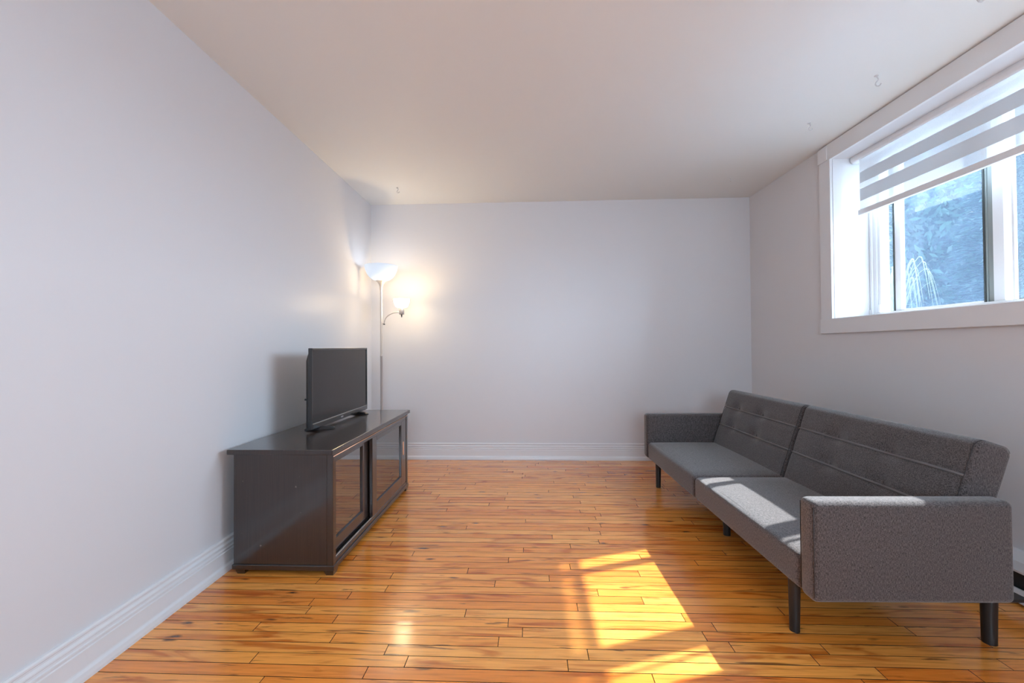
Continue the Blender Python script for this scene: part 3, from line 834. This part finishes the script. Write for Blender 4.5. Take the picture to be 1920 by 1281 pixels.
# ------------------------------------------------------------------ ceiling hooks
HP = [(0, 0), (.002, -.006), (.008, -.012), (.010, -.019), (.004, -.028), (-.004, -.037), (-.005, -.046), (.001, -.053), (.010, -.054), (.018, -.049), (.022, -.042)]
hook_spots = ((1.778, 2.243, 1.0, 'white ceiling hook nearest the window head casing, fully in view', None),
              (1.743, 2.715, .85, 'small white ceiling hook second along the window wall, left of the larger hook', None),
              (1.674, 3.614, .40, 'tiny white screw hook stub on the ceiling near the far right corner', None),
              (-1.146, 3.651, .85, 'small ceiling hook above the floor lamp in the far left corner', None),
              (1.736, 1.703, .95, 'ceiling hook cut by the top edge of the photo above the window', None))
for hx, hy, s, lab, g in hook_spots:
    z = cz(hx, hy)
    r = empty('ceiling_hook', (hx, hy, z), 0, lab, 'hook', 'white screw hooks in the ceiling')
    link('base_plate', lathe(bmesh.new(), [(0, 0), (.010 * s, 0), (.009 * s, -.003), (.004 * s, -.006), (0, -.006)], 14), M_HOOK, r, True)
    bm = bmesh.new(); tube(bm, [(a * s, 0, b * s) for a, b in HP], .0030 * max(s, .7), 8)
    link('hook_wire', bm, M_HOOK, r, True)

# ------------------------------------------------------------------ globe fill light added out of view behind the camera
PX, PY, PZ = .25, -1.15, 1.45
pl = empty('fill_globe', (PX, PY, cz(PX, PY)), 0, 'unseen white globe added as fill light behind the camera', 'lamp')
dz = PZ - cz(PX, PY)
link('canopy', lathe(bmesh.new(), [(0, 0), (.06, 0), (.055, -.02), (.01, -.03), (0, -.03)], 24), M_TRIM, pl, 40)
link('cord', tube(bmesh.new(), [(0, 0, -.02), (0, 0, dz + .19)], .004, 8), M_TRIM, pl, True)
bm = bmesh.new(); bmesh.ops.create_uvsphere(bm, u_segments=24, v_segments=14, radius=.19)
for v in bm.verts: v.co.z += dz
link('globe', bm, M_FILLGLOBE, pl, True)
l = bpy.data.lights.new('fill_light', 'POINT'); l.energy = REAR_FILL; l.color = (.97, .97, .97); l.shadow_soft_size = .20  # added fill, brightens the room from behind the camera
lo = bpy.data.objects.new('fill_light', l); COL.objects.link(lo); lo.parent = pl; lo.location = (0, 0, dz)

# ------------------------------------------------------------------ garden outside the window
bm = bmesh.new(); box(bm, XR + WT + .002, 14, -4, 16, 1.00, 1.14)
link('ground', bm, M_GRAVEL, kind='structure')
def shrub(cx, cy, rx, ry, h, n, name, label, lsize=.07):
    root = empty(name, (cx, cy, 1.14), 0, label, 'shrub')
    tr = bmesh.new()
    tube(tr, [(0, 0, -.05), (.03, .02, h * .4), (-.02, .03, h * .8)], [.07, .05, .02], 8)
    link('trunk', tr, M_BARK, root, True)
    bm = bmesh.new(); rng = random.Random(int(cx * 100 + cy))
    for i in range(n):
        a = rng.uniform(0, 2 * math.pi); t = rng.random() ** .8
        zz = t * h
        w = (1 - .55 * t) * (.75 + .25 * math.sin(5 * a + 7 * t)) * rng.random() ** .35
        p = Vector((rx * w * math.cos(a), ry * w * math.sin(a), zz))
        d = Vector((math.cos(a) + rng.uniform(-.6, .6), math.sin(a) + rng.uniform(-.6, .6), rng.uniform(-.7, .5))).normalized()
        s = d.cross(Vector((0, 0, 1))); s = s.normalized() if s.length > .1 else Vector((1, 0, 0))
        s = (s + d.cross(s) * rng.uniform(-.8, .8)).normalized()
        L_ = lsize * rng.uniform(.6, 1.5); W = L_ * .28
        q = [p - d * L_, p + s * W, p + d * L_, p - s * W]
        bm.faces.new([bm.verts.new(v) for v in q])
    link('foliage', bm, M_LEAF, root, kind='stuff')
shrub(3.95, 5.55, .75, .75, 2.4, 16000, 'evergreen_shrub', 'dark evergreen shrub beyond the left part of the window glass', .045)
shrub(5.35, 4.95, .62, .62, 2.5, 16000, 'evergreen_shrub', 'dark evergreen shrub beyond the middle of the window glass', .045)
shrub(7.3, 5.9, .9, .8, 3.0, 16000, 'evergreen_shrub', 'dark evergreen shrub beyond the right end of the window glass', .06)
# tall clipped hedge closing the view
HX0, HX1, HY0_, HY1_, HH = 3.3, 11.5, 7.3, 8.7, 4.4
hedge = empty('tall_hedge', ((HX0 + HX1) / 2, 8.0, 1.14), 0, 'tall dark green hedge closing the garden behind the shrubs', 'hedge')
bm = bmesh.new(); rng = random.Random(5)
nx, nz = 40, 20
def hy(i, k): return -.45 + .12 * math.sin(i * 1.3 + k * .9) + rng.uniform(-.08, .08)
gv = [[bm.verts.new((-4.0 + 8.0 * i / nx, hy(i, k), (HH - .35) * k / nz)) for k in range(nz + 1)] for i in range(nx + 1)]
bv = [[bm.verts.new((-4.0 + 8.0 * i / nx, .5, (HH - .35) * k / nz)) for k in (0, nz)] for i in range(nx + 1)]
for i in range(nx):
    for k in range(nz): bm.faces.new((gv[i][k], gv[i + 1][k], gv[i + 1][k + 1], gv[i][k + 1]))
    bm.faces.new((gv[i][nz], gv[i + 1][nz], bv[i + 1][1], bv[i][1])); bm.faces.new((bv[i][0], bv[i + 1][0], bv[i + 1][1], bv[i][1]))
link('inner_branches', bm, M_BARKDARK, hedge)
bm = bmesh.new()
for i in range(34000):
    p = Vector((rng.uniform(-4.1, 4.1), -.50 - .25 * rng.random() ** 1.5 + .12 * math.sin(i), rng.uniform(0, HH)))
    if rng.random() < .12: p = Vector((rng.uniform(-4.1, 4.1), rng.uniform(-.6, .6), HH - .4 + .4 * rng.random()))
    d = Vector((rng.uniform(-1, 1), rng.uniform(-1, .2), rng.uniform(-1, 1))).normalized()
    sv = d.cross(Vector((.3, 1, .2))).normalized()
    L_ = .075 * rng.uniform(.6, 1.5); W = L_ * .35
    bm.faces.new([bm.verts.new(v) for v in (p - d * L_, p + sv * W, p + d * L_, p - sv * W)])
link('foliage', bm, M_LEAF, hedge, kind='stuff')
# pale drooping grass clump close to the pane
gr = empty('grass_clump', (2.95, 3.56, 1.14), 0, 'pale drooping grass clump close outside the left of the window pane', 'plant')
for k in range(34):
    rng = random.Random(k)
    a = rng.uniform(-2.6, -.5) if k % 3 else rng.uniform(0, 2 * math.pi)
    reach = rng.uniform(.12, .30); hh = rng.uniform(.42, .62); drop = rng.uniform(.45, .8)
    bm = bmesh.new(); A = []; Bv = []
    for i in range(13):
        t = i / 12
        r = reach * (t * 1.7 if t < .45 else .765 + (t - .45) * .43)
        z = hh * (1 - ((t - .45) / .45) ** 2) if t < .45 else hh - hh * drop * ((t - .45) / .55) ** 1.4
        w = .0065 * (1 - t * .8)
        A.append(bm.verts.new((r * math.cos(a) - w * math.sin(a), r * math.sin(a) + w * math.cos(a), z)))
        Bv.append(bm.verts.new((r * math.cos(a) + w * math.sin(a), r * math.sin(a) - w * math.cos(a), z - .002)))
    for i in range(12): bm.faces.new((A[i], A[i + 1], Bv[i + 1], Bv[i]))
    link('blade', bm, M_STRAW, gr)
